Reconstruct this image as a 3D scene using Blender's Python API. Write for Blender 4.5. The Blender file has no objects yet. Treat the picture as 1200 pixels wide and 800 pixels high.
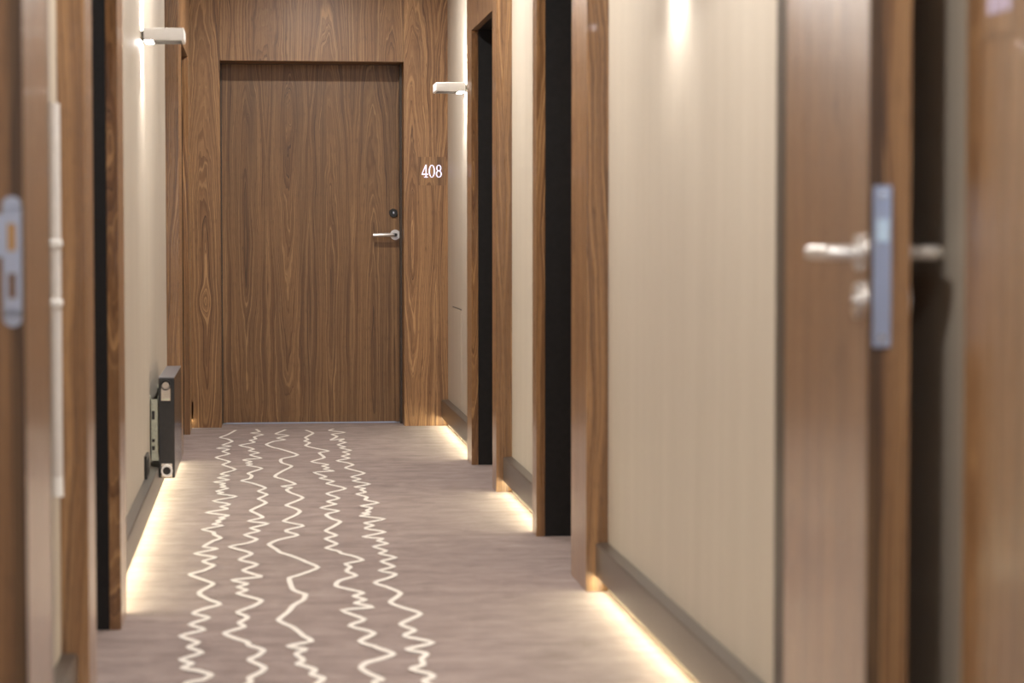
import bpy, bmesh, math, random
from mathutils import Vector, Matrix
random.seed(4)
S = bpy.context.scene
COL = S.collection

# ------------------------------------------------------------------ camera
F, VPX, VPY, H = 2770.0, 306.5, 272.0, 1.067        # focal length in pixels of a 1200x800 frame, vanishing point, eye height
TH = math.atan((400 - VPY) / F)
PS = math.atan((600 - VPX) * math.cos(TH) / F)
FW = Vector((math.sin(PS) * math.cos(TH), math.cos(PS) * math.cos(TH), -math.sin(TH)))
RT = Vector((math.cos(PS), -math.sin(PS), 0))
UP = RT.cross(FW)
CAM = Vector((0, 0, H))
cd = bpy.data.cameras.new('camera')
cd.sensor_width = 36.0
cd.lens = F * 36 / 1200
cd.clip_start = 0.05
cd.dof.use_dof = True
cd.dof.focus_distance = 12.9
cd.dof.aperture_fstop = 4.2
cam = bpy.data.objects.new('camera', cd)
COL.objects.link(cam)
cam.matrix_world = Matrix((
    (RT.x, UP.x, -FW.x, CAM.x), (RT.y, UP.y, -FW.y, CAM.y), (RT.z, UP.z, -FW.z, CAM.z), (0, 0, 0, 1)))
S.camera = cam
S.view_settings.view_transform = 'Standard'
S.view_settings.look = 'None'
S.view_settings.gamma = 1
S.view_settings.use_curve_mapping = False
S.view_settings.exposure = 0.22
w = bpy.data.worlds.new('world')
S.world = w
w.use_nodes = True
w.node_tree.nodes['Background'].inputs[0].default_value = (0.62, 0.76, 1.0, 1)      # overcast daylight outside the added window
w.node_tree.nodes['Background'].inputs[1].default_value = 2.6

def ray(u, v): return FW * F + RT * (u - 600) + UP * (400 - v)
def on_floor(u, v, z=0.0):
    d = ray(u, v); return CAM + d * ((z - H) / d.z)
def on_x(u, v, X):
    d = ray(u, v); return CAM + d * (X / d.x)
def on_y(u, v, Y):
    d = ray(u, v); return CAM + d * (Y / d.y)
def yu(u, X, v=300): return on_x(u, v, X).y

# main dimensions (metres)
XR, XRC, XRB = 1.02, 0.955, 0.984        # wall, door casing and skirting planes of the +x side
XL, XLC, XLB = -0.44, -0.380, -0.406     # the same on the -x side
YE, YD = 12.99, 13.23                    # end panelling, end door
YB, ZC, ZH = -2.0, 2.5, 1.985            # wall behind the camera, ceiling, door heads

# ------------------------------------------------------------------ materials
class N:
    def __init__(s, name):
        s.m = bpy.data.materials.new(name); s.m.use_nodes = True
        s.t = s.m.node_tree; s.b = s.t.nodes['Principled BSDF']
    def n(s, typ, **kw):
        x = s.t.nodes.new(typ)
        for k, v in kw.items(): setattr(x, k, v)
        return x
    def set(s, sock, v):
        if hasattr(v, 'is_output'): s.t.links.new(v, sock)
        else: sock.default_value = v
    def math(s, op, a, b=0.0, c=0.0):
        x = s.n('ShaderNodeMath', operation=op)
        s.set(x.inputs[0], a); s.set(x.inputs[1], b); s.set(x.inputs[2], c)
        return x.outputs[0]
    def vec(s, x, y, z):
        c = s.n('ShaderNodeCombineXYZ')
        s.set(c.inputs[0], x); s.set(c.inputs[1], y); s.set(c.inputs[2], z)
        return c.outputs[0]
    def noise(s, vec, scale=1.0, detail=2.0, rough=0.5, dist=0.0):
        x = s.n('ShaderNodeTexNoise')
        s.set(x.inputs['Vector'], vec)
        x.inputs['Scale'].default_value = scale; x.inputs['Detail'].default_value = detail
        x.inputs['Roughness'].default_value = rough; x.inputs['Distortion'].default_value = dist
        return x.outputs['Fac']
    def ramp(s, fac, stops, interp='LINEAR'):
        x = s.n('ShaderNodeValToRGB'); x.color_ramp.interpolation = interp
        e = x.color_ramp.elements
        while len(e) < len(stops): e.new(0.5)
        for i, (p, c) in enumerate(stops):
            e[i].position = p; e[i].color = c if len(c) == 4 else (*c, 1)
        s.set(x.inputs[0], fac)
        return x.outputs[0]
    def mix(s, fac, a, b, mode='MIX'):
        x = s.n('ShaderNodeMix', data_type='RGBA', blend_type=mode)
        s.set(x.inputs[0], fac)
        s.set(x.inputs[6], a if hasattr(a, 'is_output') else (*a, 1)); s.set(x.inputs[7], b if hasattr(b, 'is_output') else (*b, 1))
        return x.outputs[2]
    def pos(s):
        g = s.n('ShaderNodeNewGeometry'); x = s.n('ShaderNodeSeparateXYZ')
        s.t.links.new(g.outputs['Position'], x.inputs[0])
        return x.outputs
    def bump(s, h, strength=0.2, dist=0.001):
        x = s.n('ShaderNodeBump'); x.inputs['Strength'].default_value = strength; x.inputs['Distance'].default_value = dist
        s.set(x.inputs['Height'], h); s.t.links.new(x.outputs[0], s.b.inputs['Normal'])
    def pr(s, col=None, rough=0.5, metal=0.0, spec=0.5, coat=0.0, coatr=0.1):
        b = s.b
        if col is not None: s.set(b.inputs['Base Color'], col if hasattr(col, 'is_output') else (*col, 1))
        s.set(b.inputs['Roughness'], rough); b.inputs['Metallic'].default_value = metal
        b.inputs['Specular IOR Level'].default_value = spec
        b.inputs['Coat Weight'].default_value = coat; b.inputs['Coat Roughness'].default_value = coatr
        return s.m

def walnut(name, offa=0.0, offz=0.0, leaf=0.2, centre=None, zc=None, tone=1.0, tilt=0.07, rough=0.42, freq=150.0, coat=0.0):
    """Vertical walnut veneer: book-matched leaves with cathedral figure, or one leaf with its heart at (centre, zc)."""
    k = N(name)
    x, y, z = k.pos()
    a = k.math('ADD', k.math('ADD', x, y), offa)
    zz = k.math('ADD', z, offz)
    low = k.noise(k.vec(k.math('MULTIPLY', a, 4.0), 0.3, k.math('MULTIPLY', zz, 1.1)), 1.0, 2.0)
    low2 = k.noise(k.vec(k.math('MULTIPLY', a, 9.0), 4.7, k.math('MULTIPLY', zz, 2.2)), 1.0, 3.0)
    if centre is None:
        p = k.math('PINGPONG', a, leaf)
        idn = k.math('FLOOR', k.math('DIVIDE', k.math('ADD', a, leaf), leaf * 2))
        wn = k.n('ShaderNodeTexWhiteNoise', noise_dimensions='1D')
        k.set(wn.inputs['W'], idn)
        cz = k.math('MULTIPLY', k.math('SUBTRACT', zz, k.math('MULTIPLY_ADD', wn.outputs['Value'], 1.6, 0.2)), tilt)
    else:
        p = k.math('SUBTRACT', k.math('ADD', x, y), centre)
        cz = k.math('MULTIPLY', k.math('SUBTRACT', z, zc), tilt)
    px = k.math('ADD', p, k.math('MULTIPLY_ADD', low, 0.08, -0.04))
    c = k.math('ADD', cz, k.math('MULTIPLY_ADD', low2, 0.06, -0.03))
    r = k.math('SQRT', k.math('ADD', k.math('MULTIPLY', px, px), k.math('ADD', k.math('MULTIPLY', c, c), 0.00002)))
    r = k.math('ADD', r, k.math('MULTIPLY', k.noise(k.vec(k.math('MULTIPLY', a, 40), 1.0, k.math('MULTIPLY', zz, 3.0)), 1.0, 2.0), 0.010))
    if zc is not None:      # a small round knot that the rings flow around
        dx = k.math('MULTIPLY', p, 30.0); dz = k.math('MULTIPLY', k.math('SUBTRACT', z, zc), 15.0)
        g = k.math('POWER', 2.718, k.math('MULTIPLY', k.math('ADD', k.math('MULTIPLY', dx, dx), k.math('MULTIPLY', dz, dz)), -1.0))
        r = k.math('SUBTRACT', r, k.math('MULTIPLY', g, 0.045))
    rr = k.math('MULTIPLY', r, freq)
    ring = k.math('FRACT', rr)
    band = k.noise(k.vec(k.math('MULTIPLY', rr, 0.6), 0.0, k.math('MULTIPLY', zz, 0.3)), 1.0, 3.0, 0.6)
    ring = k.math('MULTIPLY', k.math('POWER', ring, 1.6), k.math('MULTIPLY_ADD', band, 2.2, -0.5))
    fib = k.noise(k.vec(k.math('MULTIPLY', a, 260), 0.0, k.math('MULTIPLY', zz, 5)), 1.0, 3.0, 0.6)
    pore = k.noise(k.vec(k.math('MULTIPLY', a, 420), 2.0, k.math('MULTIPLY', zz, 20)), 1.0, 1.0)
    v = k.math('ADD', k.math('MULTIPLY', ring, 0.50), k.math('MULTIPLY_ADD', fib, 0.6, -0.30))
    v = k.math('ADD', v, k.math('MULTIPLY_ADD', band, 1.0, -0.18))
    t = tone
    col = k.ramp(v, [(0.08, (0.385 * t, 0.220 * t, 0.100 * t)), (0.36, (0.268 * t, 0.140 * t, 0.061 * t)),
                     (0.62, (0.176 * t, 0.086 * t, 0.037 * t)), (0.95, (0.080 * t, 0.039 * t, 0.019 * t))])
    streak = k.noise(k.vec(k.math('MULTIPLY', a, 13), 7.0, k.math('MULTIPLY', zz, 0.5)), 1.0, 3.0)
    col = k.mix(k.ramp(streak, [(0.45, (0, 0, 0)), (0.70, (0.5, 0.5, 0.5))]), col, (0.105 * t, 0.055 * t, 0.030 * t))
    pale = k.noise(k.vec(k.math('MULTIPLY', rr, 1.3), 3.0, k.math('MULTIPLY', zz, 0.6)), 1.0, 2.0)
    col = k.mix(k.ramp(pale, [(0.56, (0, 0, 0)), (0.66, (0.75, 0.75, 0.75))]), col, (0.49 * t, 0.285 * t, 0.13 * t))
    col = k.mix(k.ramp(pore, [(0.60, (0, 0, 0)), (0.70, (0.55, 0.55, 0.55))]), col, (0.055, 0.030, 0.017))
    k.bump(fib, 0.06, 0.0006)
    m = k.pr(col, k.math('MULTIPLY_ADD', fib, 0.06, rough - 0.03), spec=0.5)
    if coat > 0:      # lacquer over vertical grain: reflections spread sideways, not up and down
        k.b.inputs['Anisotropic'].default_value = 0.96
        k.b.inputs['Anisotropic Rotation'].default_value = 0.0
        k.b.inputs['Specular IOR Level'].default_value = 0.5 + 0.4 * coat
        k.set(k.b.inputs['Tangent'], k.vec(0.0, 0.0, 1.0))
        fine = k.noise(k.vec(k.math('MULTIPLY', a, 500), 5.0, k.math('MULTIPLY', zz, 0.6)), 1.0, 1.0)
        bn = k.n('ShaderNodeBump'); bn.inputs['Strength'].default_value = 1.0; bn.inputs['Distance'].default_value = 0.0003
        k.set(bn.inputs['Height'], fine); k.t.links.new(bn.outputs[0], k.b.inputs['Coat Normal'])
        k.b.inputs['Coat Weight'].default_value = 0.35; k.b.inputs['Coat Roughness'].default_value = 0.05
    return m

def wallpaper():
    k = N('beige_wallpaper'); x, y, z = k.pos()
    a = k.math('ADD', x, y)
    wv = k.noise(k.vec(k.math('MULTIPLY', a, 380), 0, k.math('MULTIPLY', z, 9)), 1.0, 2.0)
    wh = k.noise(k.vec(k.math('MULTIPLY', a, 14), 3.0, k.math('MULTIPLY', z, 520)), 1.0, 2.0)
    big = k.noise(k.vec(k.math('MULTIPLY', a, 9), 5.0, k.math('MULTIPLY', z, 0.5)), 1.0, 2.0)
    f = k.math('ADD', k.math('MULTIPLY', wv, 0.45), k.math('ADD', k.math('MULTIPLY', wh, 0.2), k.math('MULTIPLY', big, 0.35)))
    col = k.ramp(f, [(0.3, (0.525, 0.466, 0.388)), (0.7, (0.635, 0.572, 0.485))])
    k.bump(k.math('ADD', wv, wh), 0.25, 0.0006)
    return k.pr(col, 0.5, spec=0.35)

def carpet():
    k = N('mauve_carpet'); x, y, z = k.pos()
    v = k.vec(x, y, 0)
    n1 = k.noise(v, 9.0, 5.0, 0.62, 0.6)
    n2 = k.noise(k.vec(k.math('MULTIPLY', x, 2.2), k.math('MULTIPLY', y, 7.0), 0), 1.6, 4.0, 0.6, 0.8)
    n3 = k.noise(v, 420, 2.0)
    f = k.math('ADD', k.math('MULTIPLY', n1, 0.42), k.math('ADD', k.math('MULTIPLY', n2, 0.38), k.math('MULTIPLY', n3, 0.20)))
    col = k.ramp(f, [(0.33, (0.200, 0.150, 0.139)), (0.5, (0.298, 0.232, 0.216)), (0.68, (0.400, 0.322, 0.303))])
    k.bump(n3, 0.5, 0.004)
    m = k.pr(col, 0.95, spec=0.08)
    k.b.inputs['Sheen Weight'].default_value = 0.15
    return m

def yarn():
    k = N('cream_yarn'); x, y, z = k.pos()
    n = k.noise(k.vec(x, y, 0), 300, 2.0)
    k.bump(n, 0.5, 0.004)
    return k.pr(k.ramp(n, [(0.3, (0.72, 0.67, 0.62)), (0.7, (0.92, 0.87, 0.81))]), 0.95, spec=0.1)

def plain(name, col, rough=0.5, metal=0.0, spec=0.5, var=0.08, sc=60.0, coat=0.0):
    k = N(name); g = k.n('ShaderNodeNewGeometry')
    n = k.noise(g.outputs['Position'], sc, 2.0)
    lo = tuple(c * (1 - var) for c in col); hi = tuple(min(1, c * (1 + var)) for c in col)
    return k.pr(k.ramp(n, [(0.3, lo), (0.7, hi)]), rough, metal, spec, coat)

def brushed(name, col, rough, axis=2, metal=1.0):
    k = N(name); p = list(k.pos())
    sc = [300, 300, 300]; sc[axis] = 6
    n = k.noise(k.vec(*[k.math('MULTIPLY', p[i], sc[i]) for i in range(3)]), 1.0, 2.0)
    k.bump(n, 0.08, 0.0005)
    return k.pr(k.ramp(n, [(0.3, tuple(c * 0.88 for c in col)), (0.7, col)]), rough, metal)

def glow(name, col, strength):
    k = N(name)
    k.b.inputs['Base Color'].default_value = (*col, 1)
    k.b.inputs['Emission Color'].default_value = (*col, 1); k.b.inputs['Emission Strength'].default_value = strength
    return k.m

M = dict(
    wallpaper=wallpaper(), carpet=carpet(), yarn=yarn(),
    door=walnut('walnut_door', 0.31, 0.0, leaf=0.118, tilt=0.055, tone=0.80, freq=135),
    panel_knot=walnut('walnut_panel_knotted', 0.3, 0.0, centre=-0.312 + YE, zc=0.69, tilt=0.065, tone=1.0, freq=105),
    panel_head=walnut('walnut_panel_head', 0.93, 0.6, leaf=0.17, tilt=0.04, tone=0.95),
    panel_number=walnut('walnut_panel_numbered', 0.225, 0.35, leaf=0.13, tilt=0.075, tone=1.12, freq=120),
    casing=walnut('walnut_casing', 0.1, 0.2, leaf=0.16, tone=1.0, rough=0.28, coat=0.5),
    casing_b=walnut('walnut_casing_second', 1.7, 0.9, leaf=0.19, tone=1.05, rough=0.28, coat=0.5),
    fire=walnut('walnut_fire_door', 0.77, 0.5, leaf=0.22, tone=1.0, rough=0.28, coat=0.45),
    edge=walnut('walnut_lipping', 2.3, 0.1, leaf=0.3, tone=1.0, rough=0.4),
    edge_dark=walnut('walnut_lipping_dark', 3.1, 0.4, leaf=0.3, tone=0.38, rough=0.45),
    black=plain('black_laminate', (0.010, 0.009, 0.009), 0.45, spec=0.3, var=0.2),
    darkframe=plain('dark_bronze_frame', (0.07, 0.052, 0.04), 0.4, spec=0.4, var=0.15),
    skirting=brushed('bronze_skirting', (0.155, 0.135, 0.118), 0.32, axis=1, metal=0.6),
    ceiling=plain('white_ceiling', (0.80, 0.78, 0.75), 0.8, var=0.02),
    white=plain('white_powder_coat', (0.86, 0.86, 0.855), 0.4, var=0.02),
    pipe=plain('off_white_plastic', (0.66, 0.63, 0.61), 0.5, var=0.03),
    steel=brushed('satin_steel', (0.78, 0.76, 0.74), 0.30, axis=0, metal=0.7),
    plate=brushed('blue_grey_steel', (0.50, 0.54, 0.64), 0.30, axis=2),
    latch=plain('steel_daylight_tint', (0.62, 0.80, 1.0), 0.5, metal=0.4, var=0.03),  # pale blue stands in for the daylight highlight on the latch bolt
    chrome=plain('chrome', (0.82, 0.81, 0.80), 0.15, metal=1.0, var=0.03),
    dark=plain('black_metal', (0.018, 0.017, 0.017), 0.35, var=0.2),
    hole=plain('lock_hole_dark', (0.17, 0.11, 0.08), 0.8, var=0.2),
    holewood=plain('bare_wood_in_hole', (0.42, 0.24, 0.09), 0.7, var=0.2, sc=200),
    anthracite=plain('anthracite_enamel', (0.036, 0.037, 0.040), 0.16, spec=0.5, var=0.06),
    grille=plain('grey_enamel_grille', (0.16, 0.16, 0.18), 0.3, var=0.06),
    zinc=plain('zinc_bracket', (0.52, 0.54, 0.44), 0.35, metal=0.6, var=0.12, sc=120),
    led=glow('warm_led', (1.0, 0.92, 0.62), 20.0),
    lampled=glow('neutral_led', (1.0, 0.96, 0.92), 160.0),
    darkleaf=plain('dark_brown_door', (0.10, 0.085, 0.075), 0.5, var=0.1),
    down=glow('downlight_lens', (1.0, 0.93, 0.83), 20.0),
    number=glow('lit_number', (0.80, 0.76, 1.0), 1.05),
    number_dim=glow('faint_lit_bar', (0.42, 0.36, 0.46), 0.35),
    lampslot=plain('lamp_slot_grey', (0.06, 0.058, 0.06), 0.5, var=0.1),
)

# ------------------------------------------------------------------ helpers
def link(o, parent=None):
    COL.objects.link(o)
    if parent is not None:
        o.parent = parent
        o.matrix_parent_inverse = parent.matrix_world.inverted()
    return o
def tag(o, label=None, cat=None, kind=None, group=None):
    if label: o['label'] = label
    if cat: o['category'] = cat
    if kind: o['kind'] = kind
    if group: o['group'] = group
    return o
def empty(name, loc, label, cat=None, kind=None, rz=0.0, group=None):
    o = bpy.data.objects.new(name, None)
    o.empty_display_size = 0.1
    o.matrix_world = Matrix.Translation(Vector(loc)) @ Matrix.Rotation(rz, 4, 'Z')
    COL.objects.link(o)
    return tag(o, label, cat, kind, group)
class B:
    """Collects shapes for one mesh."""
    def __init__(s): s.bm = bmesh.new()
    def box(s, x0, x1, y0, y1, z0, z1, bev=0.0, seg=2):
        x0, x1 = min(x0, x1), max(x0, x1); y0, y1 = min(y0, y1), max(y0, y1)
        r = bmesh.ops.create_cube(s.bm, size=1.0)
        vs = r['verts']
        for v in vs:
            v.co = Vector((x0 + (v.co.x + .5) * (x1 - x0), y0 + (v.co.y + .5) * (y1 - y0), z0 + (v.co.z + .5) * (z1 - z0)))
        if bev > 0:
            es = list({e for v in vs for e in v.link_edges})
            bmesh.ops.bevel(s.bm, geom=es, offset=bev, segments=seg, profile=0.5, affect='EDGES')
        return s
    def prism(s, pts, axis, a0, a1):
        """Extrude a 2-D outline along an axis: x -> pts (y,z), y -> pts (x,z), z -> pts (x,y)."""
        def P(p, a): return {'x': (a, p[0], p[1]), 'y': (p[0], a, p[1]), 'z': (p[0], p[1], a)}[axis]
        A = [s.bm.verts.new(P(p, a0)) for p in pts]; C = [s.bm.verts.new(P(p, a1)) for p in pts]
        n = len(pts)
        s.bm.faces.new(A); s.bm.faces.new(C[::-1])
        for i in range(n): s.bm.faces.new((A[i], C[i], C[(i + 1) % n], A[(i + 1) % n]))
        return s
    def tube(s, p0, p1, r, seg=20, r1=None):
        p0, p1 = Vector(p0), Vector(p1)
        d = p1 - p0
        m = Matrix.Translation((p0 + p1) / 2) @ d.to_track_quat('Z', 'Y').to_matrix().to_4x4()
        bmesh.ops.create_cone(s.bm, cap_ends=True, segments=seg, radius1=r, radius2=r if r1 is None else r1, depth=d.length, matrix=m)
        return s
    def path(s, pts, r, seg=14):
        """Round bar through points, mitred."""
        pts = [Vector(p) for p in pts]; rings = []
        for i, p in enumerate(pts):
            d = (pts[min(i + 1, len(pts) - 1)] - pts[max(i - 1, 0)]).normalized()
            q = d.to_track_quat('Z', 'Y')
            rings.append([s.bm.verts.new(p + q @ Vector((r * math.cos(2 * math.pi * j / seg), r * math.sin(2 * math.pi * j / seg), 0))) for j in range(seg)])
        for A, C in zip(rings, rings[1:]):
            for j in range(seg): s.bm.faces.new((A[j], A[(j + 1) % seg], C[(j + 1) % seg], C[j]))
        s.bm.faces.new(rings[0][::-1]); s.bm.faces.new(rings[-1])
        return s
    def ring(s, c, axis, r0, r1, d, seg=28):
        """Flat annulus with depth d along the axis vector."""
        q = Vector(axis).normalized().to_track_quat('Z', 'Y'); c = Vector(c)
        L = []
        for (r, h) in ((r0, 0), (r0, d), (r1, d), (r1, 0)):
            L.append([s.bm.verts.new(c + q @ Vector((r * math.cos(2 * math.pi * j / seg), r * math.sin(2 * math.pi * j / seg), h))) for j in range(seg)])
        for k in range(4):
            A, C = L[k], L[(k + 1) % 4]
            for j in range(seg): s.bm.faces.new((A[j], C[j], C[(j + 1) % seg], A[(j + 1) % seg]))
        return s
    def obj(s, name, mat, parent=None, smooth=False, **kw):
        bmesh.ops.recalc_face_normals(s.bm, faces=s.bm.faces[:])
        me = bpy.data.meshes.new(name)
        s.bm.to_mesh(me); s.bm.free()
        me.materials.append(M[mat])
        if smooth:
            for p in me.polygons: p.use_smooth = True
            try: me.set_sharp_from_angle(angle=math.radians(40))
            except Exception: pass
        o = link(bpy.data.objects.new(name, me), parent)
        return tag(o, **kw)
def box(name, mat, parent, x0, x1, y0, y1, z0, z1, bev=0.0, **kw):
    return B().box(x0, x1, y0, y1, z0, z1, bev).obj(name, mat, parent, **kw)

# ------------------------------------------------------------------ where the doorways stand (read off the photograph)
A0n, A0, A1, A1f = yu(581.5, XRC), yu(577, XRC), yu(552.7, XRC), yu(547.3, XRC)
B0n, B0, B1, B1f = yu(687, XRC, 600), yu(669.4, XRC, 600), yu(628.6, XRC, 600), yu(624, XRC, 600)
D0n, D0, D1, D1f = yu(101, XLC), yu(109.5, XLC), yu(138.8, XLC), yu(145.5, XLC)
E0n, E0, E1, E1f = yu(210.2, XLC), yu(213.8, XLC), yu(221.5, XLC), yu(223.6, XLC)
F0n, F0, F1, F1f = 1.55, 1.80, 2.75, yu(1131, XRC)
YF = yu(920, 0.928)                       # hinge line of the fire door
print('doorways', [round(v, 2) for v in (A0n, A0, A1, A1f, B0n, B0, B1, B1f, D0n, D0, D1, D1f, E0n, E0, E1, E1f, F0, YF)])

# ------------------------------------------------------------------ room shell
floor = box('floor', 'carpet', None, XL - 0.5, XR + 0.5, YB, YE + 0.9, -0.05, 0.0)
tag(floor, 'mauve mottled carpet floor with five cream zigzag lines along the corridor', 'floor', 'structure')
tag(box('ceiling', 'ceiling', None, XL - 0.5, XR + 0.5, YB, YE + 0.9, ZC, ZC + 0.05), 'plain white corridor ceiling with recessed downlights', 'ceiling', 'structure')
def wall(name, x0, x1, segs, label):
    b = B()
    for y0, y1 in segs: b.box(x0, x1, y0, y1, 0, ZC)
    return tag(b.obj(name, 'wallpaper'), label, 'wall', 'structure')
CW = 0.03   # casing board thickness
wall('wall_right', XR, XR + 0.36, [(YB, F0n + .02), (F1f, B0n + .02), (B1f - .02, A0n + .02), (A1f - .02, YE)], 'beige wallpapered corridor wall with the access panel and three doorways')
wall('wall_left', XL - 0.36, XL, [(YB, D0n + .02), (D1f - .02, E0n + .02), (E1f - .02, YE)], 'beige wallpapered corridor wall carrying the dark radiator')
WX0, WX1, WZ0, WZ1 = -0.28, 0.86, 0.75, 2.2
tag(B().box(XL - 0.36, WX0, YB - 0.1, YB, 0, ZC).box(WX1, XR + 0.36, YB - 0.1, YB, 0, ZC).box(WX0, WX1, YB - 0.1, YB, 0, WZ0).box(WX0, WX1, YB - 0.1, YB, WZ1, ZC).obj('wall_back', 'wallpaper'),
    'beige wall with an added window closing the corridor opposite the numbered door', 'wall', 'structure')
wn = empty('fill_window', ((WX0 + WX1) / 2, YB - 0.05, WZ0), 'added tall white framed window at the corridor end opposite the numbered door', 'window', 'structure')  # unseen window added to bring cool light from behind the camera
for xx in (WX0 + 0.025, (WX0 + WX1) / 2, WX1 - 0.025): box('fill_window_frame', 'white', wn, xx - 0.025, xx + 0.025, YB - 0.08, YB - 0.03, WZ0, WZ1)
for zz in (WZ0 + 0.025, WZ1 - 0.025): box('fill_window_frame', 'white', wn, WX0 + .05, WX1 - .05, YB - 0.08, YB - 0.03, zz - 0.025, zz + 0.025)
# ------------------------------------------------------------------ doorways in the side walls
def doorway(n, sx, y0n, y0, y1, y1f, label, mat, rec=0.28, lmat=None):
    Xw, Xc = (XR, XRC) if sx > 0 else (XL, XLC)
    back = Xw + sx * 0.36
    root = empty('door_%d' % n, (Xw, (y0 + y1) / 2, 0), label, 'doorway', 'structure')
    def casing(ya, yb, inner):                   # inner edge at the opening, outer edge closes on the wall
        ii, oo = (yb, ya) if inner == 'hi' else (ya, yb)
        sg = 1 if oo > ii else -1
        B().prism([(Xc, ii), (Xc, oo), (Xw + sx * 0.01, oo), (Xw + sx * 0.01, oo - sg * 0.022), (Xc + sx * CW, oo - sg * 0.022), (Xc + sx * CW, ii)], 'z', 0, ZC).obj('casing', mat, root)
    casing(y0n, y0, 'hi')
    casing(y1, y1f, 'lo')
    box('head_panel', mat, root, Xc, Xc + sx * CW, y0, y1, ZH, ZC)
    for ya, yb in ((y0 - 0.03, y0), (y1, y1 + 0.03)):
        box('reveal_lining', 'black', root, Xc + sx * (CW + .001), back, ya, yb, 0, ZC)
    box('reveal_lining', 'black', root, Xc + sx * (CW + .001), back, y0, y1, ZH + 0.004, ZH + 0.05)
    lf = box('door_leaf', lmat or mat, root, Xw + sx * rec, Xw + sx * (rec + 0.045), y0 + 0.004, y1 - 0.004, 0.008, ZH)
    xh = Xw + sx * rec; yh = y1 - 0.08
    B().tube((xh, yh, 1.05), (xh - sx * 0.008, yh, 1.05), 0.026).path([(xh, yh, 1.05), (xh - sx * 0.045, yh, 1.05), (xh - sx * 0.052, yh - .01, 1.05), (xh - sx * 0.052, yh - 0.12, 1.05)], 0.009).obj('lever_handle', 'steel', lf, smooth=True)
    return root
doorway(2, 1, A0n, A0, A1, A1f, 'walnut cased doorway with black reveal beside the wall lamp near the numbered door', 'casing')
doorway(3, 1, B0n, B0, B1, B1f, 'walnut cased doorway with black reveal between the two plain beige wall stretches', 'casing_b')
doorway(4, -1, D0n, D0, D1, D1f, 'walnut cased doorway with black reveal beside the slim white pipe', 'casing')
doorway(5, -1, E0n, E0, E1, E1f, 'narrow-looking walnut cased doorway between the dark radiator and the end panelling', 'casing_b')
F_root = doorway(6, 1, F0n, F0, F1, F1f, 'walnut cased doorway in front of the open fire door leaf with blank lit number plate', 'casing')

# ------------------------------------------------------------------ end panelling and the numbered door
OL, OR = on_y(258.5, 300, YE).x, on_y(473.5, 300, YE).x
OT = on_y(360, 71.5, YE).z
we = empty('wall_end', (0.3, YE, 0), 'walnut veneer panelling around the numbered door', 'wall', 'structure')
G = 0.0012
box('veneer_panel', 'panel_knot', we, XL, OL, YE, YE + 0.26, 0, ZC, label='walnut panel with a large oval knot')
box('veneer_panel', 'panel_head', we, OL + G, OR - G, YE, YE + 0.26, OT, ZC)
box('veneer_panel', 'panel_number', we, OR, XR, YE, YE + 0.26, 0, ZC)
box('door_stop', 'darkframe', we, OR - 0.012, OR, YD - 0.06, YD + 0.02, 0, OT)  # dark colour stands in for the shade in the reveal
box('door_stop', 'darkframe', we, OL, OL + 0.006, YD - 0.004, YD + 0.02, 0, OT)
box('leak_stop', 'darkframe', we, OL - 0.02, OL + 0.02, YD + 0.051, YD + 0.09, 0, OT + 0.02)  # unseen strips added behind the leaf to block light leaking around it
box('leak_stop', 'darkframe', we, OR - 0.03, OR + 0.02, YD + 0.051, YD + 0.09, 0, OT + 0.02)
box('leak_stop', 'darkframe', we, OL + 0.02, OR - 0.03, YD + 0.051, YD + 0.09, OT - 0.03, OT + 0.02)
d1 = empty('door_1', (0.28, YD, 0), 'large walnut room door with steel lever, closed under the lit number', 'door', 'structure')
box('door_leaf', 'door', d1, OL + 0.007, OR - 0.0125, YD, YD + 0.05, 0.0068, OT - 0.004)
hc = on_y(463, 275, YD); hx, hz = hc.x, hc.z
hd = B().tube((hx, YD, hz), (hx, YD - 0.010, hz), 0.0285, 32).obj('lever_handle', 'steel', d1, smooth=True)
B().path([(hx, YD - 0.008, hz), (hx, YD - 0.042, hz), (hx - 0.004, YD - 0.050, hz), (hx - 0.014, YD - 0.054, hz), (hx - 0.07, YD - 0.056, hz - 0.001), (hx - 0.125, YD - 0.050, hz - 0.003)], 0.0105, 16).obj('lever', 'steel', hd, smooth=True)
B().tube((hx + .001, YD - 0.052, hz), (hx + .001, YD - 0.0665, hz), 0.008, 16).obj('spindle_cap', 'dark', hd, smooth=True)
lc = on_y(461, 249.5, YD)
lk = B().tube((lc.x, YD, lc.z), (lc.x, YD - 0.012, lc.z), 0.0245, 32, 0.022).obj('lock_cylinder', 'dark', d1, smooth=True)
box('keyhole', 'chrome', lk, lc.x - 0.003, lc.x + 0.004, YD - 0.0145, YD - 0.012, lc.z - 0.006, lc.z + 0.008)
# outside sky light shows through the gap under the leaf; the strip narrows it
tag(box('floor_threshold', 'plate', None, OL, OR, YD - 0.004, YD + 0.05, 0.0, 0.004), 'thin blue-grey metal strip under the numbered door', 'threshold', 'structure')
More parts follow.
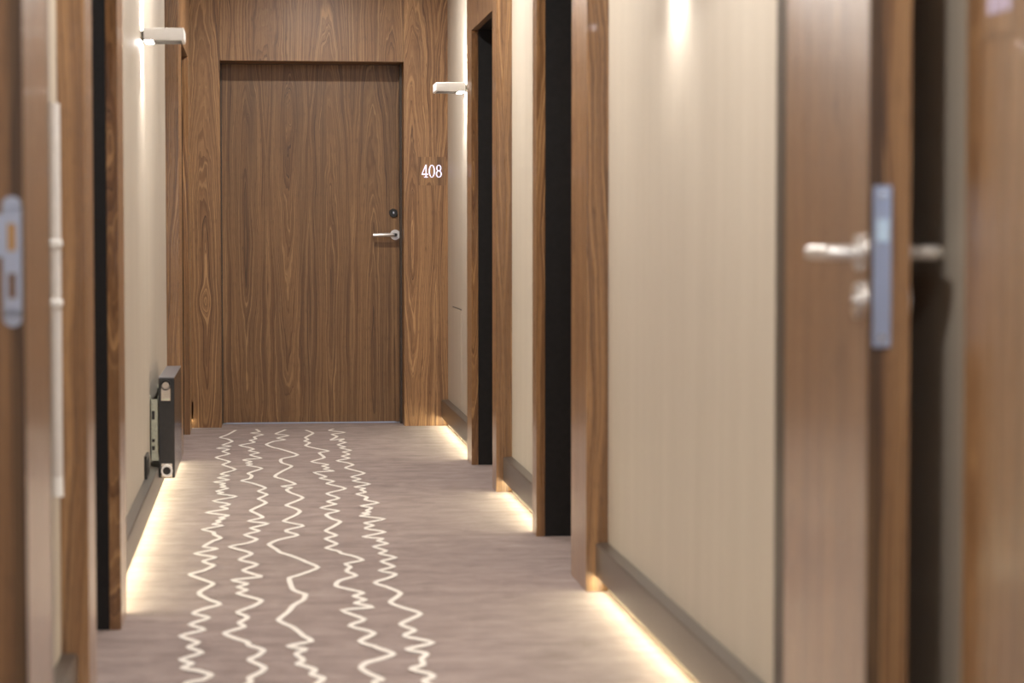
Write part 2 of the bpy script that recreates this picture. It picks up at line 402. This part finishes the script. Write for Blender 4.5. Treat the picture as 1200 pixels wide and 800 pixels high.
# number sign
sc_ = on_y(506, 200.5, YE)
sign = empty('room_number_sign', (sc_.x, YE - 0.0015, sc_.z), 'square walnut plaque with glowing white numerals 408', 'sign')
PX = 0.078
box('plaque', 'edge', sign, sc_.x - PX, sc_.x + PX, YE - 0.0015, YE, sc_.z - PX, sc_.z + PX)
def numeral(ch, cx, cz, w, h, y):
    b = B()
    def loop(ccx, ccz, rx, rz, ix, iz, seg=40):
        O, I = [], []
        for j in range(seg):
            a = 2 * math.pi * j / seg
            O.append(b.bm.verts.new((ccx + rx * math.cos(a), y, ccz + rz * math.sin(a))))
            I.append(b.bm.verts.new((ccx + ix * math.cos(a), y, ccz + iz * math.sin(a))))
        for j in range(seg): b.bm.faces.new((O[j], O[(j + 1) % seg], I[(j + 1) % seg], I[j]))
    def poly(ps): b.bm.faces.new([b.bm.verts.new((cx + p[0] * w / 2, y, cz + p[1] * h / 2)) for p in ps])
    if ch == '0': loop(cx, cz, w / 2, h / 2, w / 2 * 0.62, h / 2 * 0.91)
    if ch == '8':
        loop(cx, cz + h * 0.245, w * 0.40, h * 0.255, w * 0.24, h * 0.208)
        loop(cx, cz - h * 0.225, w * 0.47, h * 0.275, w * 0.29, h * 0.225)
    if ch == '4':
        poly([(0.26, 1), (0.56, 1), (0.56, -1), (0.26, -1)])
        poly([(-1.0, -0.42), (1.05, -0.42), (1.05, -0.58), (-1.0, -0.58)])
        poly([(-1.0, -0.44), (-0.76, -0.44), (0.30, 0.80), (0.22, 1.0)])
        poly([(-0.18, -0.90), (1.0, -0.90), (1.0, -1.0), (-0.18, -1.0)])
    r = bmesh.ops.extrude_face_region(b.bm, geom=b.bm.faces[:])
    for g in r['geom']:
        if isinstance(g, bmesh.types.BMVert): g.co.y -= 0.002
    return b.obj('numeral', 'number', sign)
for i, ch in enumerate('408'): numeral(ch, sc_.x + (i - 1) * 0.0385, sc_.z, 0.034, 0.069, YE - 0.0016)

# ------------------------------------------------------------------ floating skirting with warm LED strip
def skirting(name, sx, segs, label):
    Xw, Xb = (XR, XRB) if sx > 0 else (XL, XLB)
    root = empty(name, (Xw, 7, 0), label, 'skirting board', 'structure')
    for seg in segs:
        y0, y1 = seg[:2]
        xb = seg[2] if len(seg) > 2 else Xb
        sec = B().prism([(Xw, 0.052), (xb + sx * 0.010, 0.052), (xb, 0.046), (xb, 0.139), (xb + sx * 0.003, 0.143), (Xw, 0.146)], 'y', y0, y1).obj('skirting_section', 'skirting', root)
        b = B()                                     # LED profile tucked under the board, facing down and out
        xa, xd = xb + sx * 0.022, xb + sx * 0.014
        vs = [b.bm.verts.new(p) for p in ((xa, y0 + .02, 0.030), (xd, y0 + .02, 0.050), (xd, y1 - .02, 0.050), (xa, y1 - .02, 0.030))]
        f = b.bm.faces.new(vs)
        r = bmesh.ops.extrude_face_region(b.bm, geom=[f])
        for g in r['geom']:
            if isinstance(g, bmesh.types.BMVert): g.co.x += sx * 0.003
        b.obj('led_strip', 'led', sec)
    return root
skirting('baseboard_right', 1, [(YB, F0n), (YF + 0.10, B0n), (B1f, A0n), (A1f, YE)], 'brushed bronze skirting with light strip below, on the access panel wall')
skirting('baseboard_left', -1, [(YB, YF), (YF + 0.06, D0n), (D1f, E0n), (E1f + 0.15, YE, -0.376)], 'brushed bronze skirting with light strip below, on the radiator wall')

# ------------------------------------------------------------------ corridor fire door: frame and two open leaves
XHR, XHL = 0.928, on_y(57.5, 300, YF).x
fr = empty('trim_1', (0.28, YF, 0), 'dark frame of the corridor fire door', 'door frame', 'structure')
box('frame_post', 'darkframe', fr, XHR, XR, YF, YF + 0.078, 0, ZC)
box('frame_post', 'darkframe', fr, XL, XHL - .002, YF, YF + 0.055, 0, ZC)
box('frame_head', 'darkframe', fr, XHL, XHR, YF, YF + 0.055, 2.2, ZC)

def leaf(name, hinge, edge, sx, label, thick=0.060):
    """Leaf from its hinge point to the corridor-side corner of its free edge; local +x runs hinge to edge, local +y away from the corridor axis."""
    h = Vector((*hinge, 0)); e = Vector((*edge, 0)); d = e - h
    L = d.length
    root = empty(name, h, label, 'door', 'structure')
    ex = d.normalized(); ey = Vector((-ex.y, ex.x, 0))
    if ey.x * sx < 0: ey = -ey
    def P(a, b, z): return h + ex * a + ey * b + Vector((0, 0, z))
    def slab(nm, mat, par, a0, a1, b0, b1, z0, z1, **kw):
        b = B()
        q = [P(a0, b0, 0), P(a1, b0, 0), P(a1, b1, 0), P(a0, b1, 0)]
        b.prism([(p.x, p.y) for p in q], 'z', z0, z1)
        return b.obj(nm, mat, par, **kw)
    lf = slab('door_leaf', 'fire', root, 0.004, L - 0.006, 0, thick, 0.012, 2.19)
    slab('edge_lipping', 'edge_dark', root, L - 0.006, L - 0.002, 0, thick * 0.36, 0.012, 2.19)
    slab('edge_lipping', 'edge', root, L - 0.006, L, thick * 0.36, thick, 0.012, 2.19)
    return root, P, slab, L
EDR = on_x(1018, 300, 0.868)
rootR, P, slab, L = leaf('door_7', (XHR, YF), (EDR.x, EDR.y), 1, 'open walnut fire door leaf with lever handles and a long steel lock plate')
print('leaf R', L, EDR)
zp0, zp1 = on_x(1034, 408, 0.88).z, on_x(1034, 217, 0.88).z
pl = slab('lock_plate', 'plate', rootR, L, L + 0.003, 0.006, 0.032, zp0, zp1)
zl = on_x(1034, 270, 0.88).z
slab('latch_bolt', 'latch', pl, L + 0.003, L + 0.012, 0.011, 0.027, zl - 0.016, zl + 0.016)
for zz in (zp0 + 0.012, zp1 - 0.012):
    B().tube(P(L + 0.002, 0.019, zz), P(L + 0.0045, 0.019, zz), 0.006, 16).obj('screw', 'chrome', pl, smooth=True)
zh = on_x(980, 296, 0.84).z
zk = on_x(1005, 352, 0.87).z
for side in (0, 1):
    b0 = 0.0 if side == 0 else 0.060
    s = -1 if side == 0 else 1
    hp = B().tube(P(L - 0.06, b0, zh), P(L - 0.06, b0 + s * 0.009, zh), 0.026, 28).obj('lever_handle', 'steel', rootR, smooth=True)
    B().path([P(L - 0.06, b0 + s * 0.006, zh), P(L - 0.06, b0 + s * 0.042, zh), P(L - 0.063, b0 + s * 0.050, zh), P(L - 0.072, b0 + s * 0.054, zh), P(L - 0.185, b0 + s * 0.054, zh)], 0.0105, 16).obj('lever', 'steel', hp, smooth=True)
    kp = B().tube(P(L - 0.06, b0, zk), P(L - 0.06, b0 + s * 0.009, zk), 0.026, 28).obj('lock_rose', 'steel', rootR, smooth=True)
    B().tube(P(L - 0.06, b0 + s * 0.009, zk), P(L - 0.06, b0 + s * 0.014, zk), 0.009, 20).obj('cylinder', 'chrome', kp, smooth=True)
EDL = on_x(28.5, 300, XHL + 0.004)
rootL, P, slab, L = leaf('door_8', (XHL, YF), (EDL.x, EDL.y), -1, 'open walnut fire door leaf with a slotted steel strike plate in its edge')
print('leaf L', L, EDL)
z0, z1 = on_x(13, 374, -0.375).z, on_x(13, 240, -0.375).z
pl = slab('strike_plate', 'plate', rootL, L, L + 0.003, 0.004, 0.032, z0, z1)
B().tube(P(L, 0.018, z0), P(L + 0.003, 0.018, z0), 0.014, 24).obj('plate_end', 'plate', pl, smooth=True)
B().tube(P(L, 0.018, z1), P(L + 0.003, 0.018, z1), 0.014, 24).obj('plate_end', 'plate', pl, smooth=True)
lz = on_x(13, 268, -0.375).z
slab('strike_tongue', 'plate', pl, L, L + 0.0045, 0.032, 0.045, on_x(5, 302, -.38).z, on_x(5, 250, -.38).z)
zc1, zc2 = on_x(13, 278, -0.375).z, on_x(13, 336, -0.375).z
slab('latch_hole', 'holewood', pl, L + 0.003, L + 0.0036, 0.012, 0.025, zc1 - 0.021, zc1 + 0.021)
slab('bolt_hole', 'hole', pl, L + 0.003, L + 0.0036, 0.012, 0.025, zc2 - 0.019, zc2 + 0.019)
# blank lit number plate on the casing of the doorway behind the open leaf
ny = yu(1170, XRC)
np_ = box('number_plate', 'casing_b', F_root, XRC - 0.0015, XRC, ny - PX, ny + PX, 1.40 - PX, 1.40 + PX)
for i in (-1, 0, 1): box('lit_bar', 'number_dim', np_, XRC - 0.0035, XRC - 0.0015, ny + i * 0.034 - 0.010, ny + i * 0.034 + 0.010, 1.352, 1.41)

# ------------------------------------------------------------------ cream zigzag lines woven into the carpet
def tr(ox, oy, s, pts): return [(ox + x / s, oy + y / s) for x, y in pts]
c1 = lambda p: tr(220, 495, 5, p)
c2 = lambda p: tr(210, 590, 7.273, p)
c3 = lambda p: tr(350, 590, 7.273, p)
c4 = lambda p: tr(200, 690, 7.275, p)
c5 = lambda p: tr(350, 690, 7.275, p)
LINES = [
    c1([(282, 45), (233, 72), (190, 88), (235, 98), (260, 113), (205, 133), (250, 140), (172, 153), (240, 158), (205, 172), (243, 186), (165, 207), (245, 232), (205, 250), (280, 278), (195, 303), (240, 312), (180, 325), (240, 337), (155, 350), (215, 358), (195, 366), (218, 375), (195, 381), (235, 388), (170, 405), (208, 412), (178, 421), (285, 436), (150, 463), (245, 480)])
    + c2([(355, 28), (410, 47), (232, 78), (420, 103), (345, 122), (385, 130), (320, 150), (350, 160), (290, 180), (370, 192), (200, 224), (290, 248), (300, 270), (355, 300), (270, 330), (210, 370), (325, 387), (135, 428), (310, 460), (210, 490), (235, 512), (295, 530), (210, 575), (90, 608), (210, 655), (290, 690)])
    + c4([(255, 25), (250, 55), (330, 100), (420, 133), (270, 175), (195, 212), (325, 248), (165, 305), (285, 350), (85, 405), (235, 460), (150, 500), (265, 548), (85, 608), (185, 640), (100, 680), (240, 705), (345, 740), (280, 775), (140, 803)]),
    c1([(400, 40), (420, 55), (372, 62), (440, 72), (390, 85), (400, 98), (365, 105), (390, 118), (305, 135), (365, 150), (385, 158), (360, 168), (415, 180), (365, 193), (430, 212), (325, 220), (372, 230), (345, 238), (375, 245), (350, 252), (435, 270), (355, 298), (375, 312), (365, 330), (315, 343), (380, 358), (455, 385), (415, 405), (465, 425), (415, 450), (455, 468)])
    + c2([(735, 0), (660, 35), (610, 62), (675, 95), (710, 122), (590, 152), (755, 174), (610, 212), (680, 237), (560, 270), (660, 308), (590, 340), (430, 372), (560, 410), (615, 433), (515, 480), (665, 520), (545, 570), (640, 605), (695, 627), (450, 655), (580, 687), (500, 715), (575, 742)])
    + c4([(570, 43), (680, 75), (775, 105), (710, 150), (570, 205), (655, 245), (585, 290), (625, 325), (460, 378), (540, 420), (650, 455), (670, 485), (790, 525), (740, 575), (670, 610), (800, 675), (760, 720), (670, 765), (680, 803)]),
    c1([(575, 42), (550, 52), (515, 68), (590, 77), (525, 92), (570, 102), (505, 112), (460, 130), (500, 148), (545, 158), (645, 192), (550, 215), (550, 238), (610, 258), (560, 285), (510, 317), (565, 335), (630, 362), (550, 375), (608, 382), (580, 395), (600, 412), (675, 443), (590, 480)])
    + c2([(915, 20), (1000, 50), (1030, 72), (990, 105), (890, 153), (975, 175), (1055, 192), (930, 222), (915, 240), (1010, 271), (850, 310), (765, 350), (830, 395), (860, 420), (930, 440), (1060, 490)])
    + c3([(60, 500), (165, 550), (0, 615)]) + c2([(940, 640), (945, 680), (970, 735), (1060, 770)])
    + c4([(1150, 50), (1130, 95), (1050, 140), (1000, 200), (920, 265), (960, 295), (1030, 325), (1085, 365)])
    + c5([(40, 405), (110, 450)]) + c4([(1000, 495)]) + c5([(60, 520)]) + c4([(1070, 560), (1130, 610), (1080, 640)])
    + c5([(20, 650), (140, 690), (110, 730), (210, 765), (170, 803)]),
    c1([(690, 45), (735, 63), (690, 88), (705, 100), (685, 110), (715, 120), (690, 137), (745, 152), (825, 168), (770, 180), (800, 208), (725, 232), (820, 248), (790, 258), (825, 268), (800, 275), (855, 285), (740, 293), (810, 318), (775, 328), (855, 345), (815, 360), (925, 388), (815, 418), (885, 445), (820, 465), (860, 478)])
    + c3([(310, 10), (190, 42), (340, 67), (235, 95), (280, 130), (355, 155), (300, 195), (230, 235), (320, 272), (230, 303), (325, 346), (235, 382), (340, 410), (365, 430), (460, 450), (545, 487), (400, 518), (440, 545), (410, 580), (490, 615), (345, 660), (320, 705), (440, 735)])
    + c5([(550, 38), (470, 65), (570, 95), (480, 125), (635, 160), (370, 187), (560, 265), (435, 320), (645, 383), (520, 453), (690, 510), (810, 555), (690, 600), (580, 630), (530, 675), (600, 725), (715, 775), (640, 803)]),
    c1([(855, 38), (830, 48), (920, 58), (845, 70), (875, 82), (860, 92), (838, 105), (915, 97), (890, 110), (925, 118), (880, 132), (920, 145), (895, 152), (955, 165), (910, 175), (945, 187), (905, 198), (945, 210), (875, 225), (940, 238), (968, 250), (925, 268), (1035, 298), (960, 320), (1010, 333), (970, 345), (1065, 363), (980, 380), (1035, 388), (1015, 398), (1040, 410), (990, 420), (1050, 438), (1040, 455), (1115, 472)])
    + c3([(535, 22), (620, 38), (580, 62), (605, 75), (545, 85), (600, 95), (525, 110), (730, 135), (565, 170), (635, 190), (570, 215), (735, 243), (550, 285), (715, 300), (675, 320), (755, 343), (640, 370), (745, 405), (690, 430), (825, 463), (705, 497), (810, 540), (690, 577), (825, 605), (770, 640), (650, 677), (760, 715)])
    + c5([(870, 40), (780, 115), (880, 160), (1040, 215), (870, 303), (990, 355), (900, 405), (1145, 462), (920, 520), (1090, 555), (1050, 600), (1060, 655), (955, 690), (1150, 740), (1075, 780), (1085, 803)]),
]
for li, line in enumerate(LINES):
    pts = [on_floor(u, v) for u, v in line]
    y, x = pts[-1].y, pts[-1].x
    base = x
    while y > -1.8:                                  # the line goes on under and behind the camera
        y -= random.uniform(0.10, 0.24); base += random.uniform(-0.004, 0.004)
        pts.append(Vector((base + random.uniform(-0.055, 0.055), y, 0)))
    sm = []
    for i in range(len(pts) - 1):
        p0, p1, p2, p3 = pts[max(i - 1, 0)], pts[i], pts[i + 1], pts[min(i + 2, len(pts) - 1)]
        for j in range(4):
            t = j / 4
            cr = 0.5 * ((2 * p1) + (p2 - p0) * t + (2 * p0 - 5 * p1 + 4 * p2 - p3) * t * t + (3 * p1 - p0 - 3 * p2 + p3) * t ** 3)
            sm.append(cr.lerp(p1.lerp(p2, t), 0.35))
    KY, HW = 0.40, 0.0080                            # the yarn stroke is longer along the corridor than across it
    b = B(); Lv, Rv = [], []
    for i, p in enumerate(sm):
        d = sm[min(i + 1, len(sm) - 1)] - sm[max(i - 1, 0)]
        d = Vector((d.x, d.y * KY, 0)).normalized()
        n = Vector((-d.y, d.x, 0)) * HW
        n.y /= KY
        Lv.append(b.bm.verts.new((p.x + n.x, p.y + n.y, 0.0012 + (i % 60) * 0.00003))); Rv.append(b.bm.verts.new((p.x - n.x, p.y - n.y, 0.0012 + (i % 60) * 0.00003)))
    for i in range(len(sm) - 1): b.bm.faces.new((Lv[i], Lv[i + 1], Rv[i + 1], Rv[i]))
    o = b.obj('carpet_line', 'yarn', floor)

# ------------------------------------------------------------------ wall lamps
def wall_lamp(sx, y, z, label, length=0.158):
    Xw = XR if sx > 0 else XL
    root = empty('wall_lamp', (Xw, y, z), label, 'lamp', group=None)
    X = lambda d: Xw - sx * d
    box('back_plate', 'dark', root, X(0), X(0.010), y - 0.022, y + 0.022, z - 0.018, z + 0.018, 0.002)
    HD = 0.10
    body = B().box(X(0.010), X(length), y - HD, y + HD, z - 0.0225, z + 0.0225, 0.005, 3).obj('lamp_body', 'white', root, smooth=True)
    for s in (-1, 1):
        zz = z + s * 0.0225
        box('lens', 'lampslot', body, X(0.045), X(length - 0.010), y - HD + 0.016, y + HD - 0.016, zz - 0.0008, zz + 0.0008)
        box('light_window', 'lampled', root, X(0.014), X(0.040), y - 0.075, y + 0.075, zz - 0.0008, zz + 0.0008)
        ld = bpy.data.lights.new('lamp_light', 'SPOT'); ld.energy = 9.0; ld.spot_size = math.radians(135); ld.spot_blend = 1.0
        ld.shadow_soft_size = 0.028; ld.color = (1.0, 0.95, 0.89)
        lo = bpy.data.objects.new('lamp_light', ld)
        lo.matrix_world = Matrix.Translation((X(0.050), y, z + s * 0.055)) @ Matrix.Rotation(0.0 if s < 0 else math.pi, 4, 'X')
        link(lo, root)
    return root
YLR = yu(547.5, XR, 102); zr = on_x(547.5, 102, XR).z
YLL = yu(165, XL, 40); zl_ = on_x(165, 40, XL).z
ZL = (zr + zl_) / 2
print('lamps', YLR, zr, YLL, zl_)
wall_lamp(1, YLR + 0.08, zr, 'white bar-shaped wall lamp beside the walnut end panelling')
wall_lamp(-1, YLL + 0.08, zl_, 'white bar-shaped wall lamp above the dark radiator wall')
wall_lamp(1, yu(795, XR, 60), ZL, 'white bar-shaped wall lamp above the long plain beige wall stretch')

# ------------------------------------------------------------------ radiator
YR0 = 9.36; YR1 = YR0 + 0.80
rc = on_y(195.3, 442, YR0)
RF, RB = on_y(204.6, 500, YR0).x, on_y(185.9, 500, YR0).x
RT_, RB_ = on_y(195, 442, YR0).z, on_y(195, 560, YR0).z
print('radiator', RF, RB, RT_, RB_)
rad = empty('radiator', (RB, (YR0 + YR1) / 2, RB_), 'low dark grey panel radiator on zinc wall brackets', 'radiator')
rb = B().box(RB, RF, YR0, YR1, RB_, RT_ - 0.004, 0.003, 2).obj('panel_body', 'anthracite', rad)
box('top_grille', 'grille', rad, RB + .001, RF - .001, YR0 - 0.001, YR1 + 0.001, RT_ - 0.004, RT_)
cxr = (RF + RB) / 2
vp = box('vent_plate', 'chrome', rad, cxr - 0.021, cxr + 0.017, YR0 - 0.006, YR0 + .001, RT_ - 0.092, RT_ - 0.030, 0.002)
B().ring((cxr - 0.002, YR0 - 0.001, RT_ - 0.030), (0, -1, 0), 0.0165, 0.0205, 0.008).obj('knob_shadow_ring', 'dark', vp, smooth=True)
B().tube((cxr - 0.002, YR0 - 0.001, RT_ - 0.030), (cxr - 0.002, YR0 - 0.016, RT_ - 0.030), 0.016, 24, 0.013).obj('vent_knob', 'chrome', vp, smooth=True)
box('vent_slot', 'zinc', vp, cxr - 0.016, cxr + 0.012, YR0 - 0.0075, YR0 - 0.006, RT_ - 0.090, RT_ - 0.083)
pg = box('drain_plate', 'chrome', rad, cxr - 0.022, cxr + 0.022, YR0 - 0.006, YR0 + .001, RB_ + 0.004, RB_ + 0.058, 0.002)
B().ring((cxr, YR0 - 0.006, RB_ + 0.030), (0, -1, 0), 0.0155, 0.0225, 0.010).obj('drain_ring', 'white', pg, smooth=True)
B().tube((cxr, YR0 - 0.006, RB_ + 0.030), (cxr, YR0 - 0.012, RB_ + 0.030), 0.0155, 20).obj('drain_plug', 'dark', pg, smooth=True)
for yb in (YR0 + 0.02, YR1 - 0.12):
    z0, z1 = RT_ - 0.335, RT_ - 0.075
    br = B().box(XL, XL + 0.004, yb, yb + 0.04, z0, z1).box(XL, RB, yb, yb + 0.003, z0 + .005, z1 - 0.012).box(RB - 0.004, RB, yb, yb + 0.03, z0 + 0.03, z1).obj('wall_bracket', 'zinc', rad)
    for zz, hh in ((z1 - 0.075, 0.034), (z0 + 0.085, 0.012), (z0 + 0.055, 0.016)):
        box('bracket_slot', 'dark', br, XL + 0.007, XL + 0.018, yb - 0.0012, yb + 0.0005, zz - hh / 2, zz + hh / 2)
box('insulating_pad', 'dark', rad, RB - 0.010, RB, YR0 + 0.035, YR0 + 0.06, RT_ - 0.20, RT_ - 0.13)
sk = on_x(170.4, 546, XL)
so = empty('socket_plate', (XL, sk.y, sk.z), 'small black socket plate on the wall beside the radiator', 'socket')
box('frame', 'dark', so, XL, XL + 0.010, sk.y - 0.09, sk.y + 0.09, sk.z - 0.045, sk.z + 0.045, 0.002)
for s in (-1, 1): box('insert', 'black', so, XL + 0.010, XL + 0.012, sk.y + s * 0.043 - 0.03, sk.y + s * 0.043 + 0.03, sk.z - 0.03, sk.z + 0.03, 0.001)

# ------------------------------------------------------------------ slim white pipe beside the cased doorway
py_ = yu(64.5, XL + 0.0125)
pz1, pz0 = on_x(64.5, 122, XL + 0.0125).z, on_x(64.5, 578, XL + 0.0125).z
pp = empty('wall_pipe', (XL + 0.0125, py_, pz0), 'slim white vertical pipe clipped to the beige wall', 'pipe')
B().tube((XL + 0.0125, py_, pz0), (XL + 0.0125, py_, pz1), 0.0125, 20).obj('tube', 'pipe', pp, smooth=True)
for vv in (285, 355):
    z = on_x(64.5, vv, XL + 0.0125).z
    B().box(XL, XL + 0.027, py_ - 0.015, py_ + 0.015, z - 0.008, z + 0.008, 0.003, 1).obj('pipe_clip', 'white', pp)
B().tube((XL + 0.0125, py_, pz0 - 0.012), (XL + 0.0125, py_, pz0 + 0.03), 0.0135, 20, 0.0125).obj('end_cap', 'white', pp, smooth=True)

# ------------------------------------------------------------------ access panel in the wallpapered wall
ya, yb = yu(541, XR, 361), yu(530.5, XR, 361)
za = on_x(536, 360.5, XR).z
ap = empty('access_panel', (XR, (ya + yb) / 2, 0.15), 'flush wallpapered access panel low in the wall beside the end panelling', 'panel')
box('panel_face', 'wallpaper', ap, XR - 0.0012, XR, ya, yb, 0.147, za - 0.006)
box('panel_gap', 'dark', ap, XR - 0.0006, XR, ya, yb, za - 0.006, za)

# ------------------------------------------------------------------ ceiling downlights (above the frame; they light the corridor)
for i, yy in enumerate((11.75, 9.35, 6.95, 4.75, 2.35, 0.0)):
    nm = ['the end panelling', 'the radiator', 'the doorway by the long beige wall', 'the fire door frame', 'the near doorway', 'the back wall'][i]
    dl = empty('ceiling_downlight', (0.29, yy, ZC), 'round recessed ceiling downlight above ' + nm, 'lamp', group='ceiling downlights')
    B().ring((0.29, yy, ZC), (0, 0, -1), 0.065, 0.085, 0.006, 32).obj('trim_ring', 'white', dl, smooth=True)
    B().tube((0.29, yy, ZC - 0.001), (0.29, yy, ZC + 0.004), 0.064, 32).obj('lens', 'down', dl)
    ld = bpy.data.lights.new('downlight', 'AREA'); ld.shape = 'DISK'; ld.size = 0.12; ld.energy = 23.0; ld.color = (1.0, 0.96, 0.91)
    lo = bpy.data.objects.new('downlight', ld); lo.location = (0.29, yy, ZC - 0.012)
    link(lo, dl)
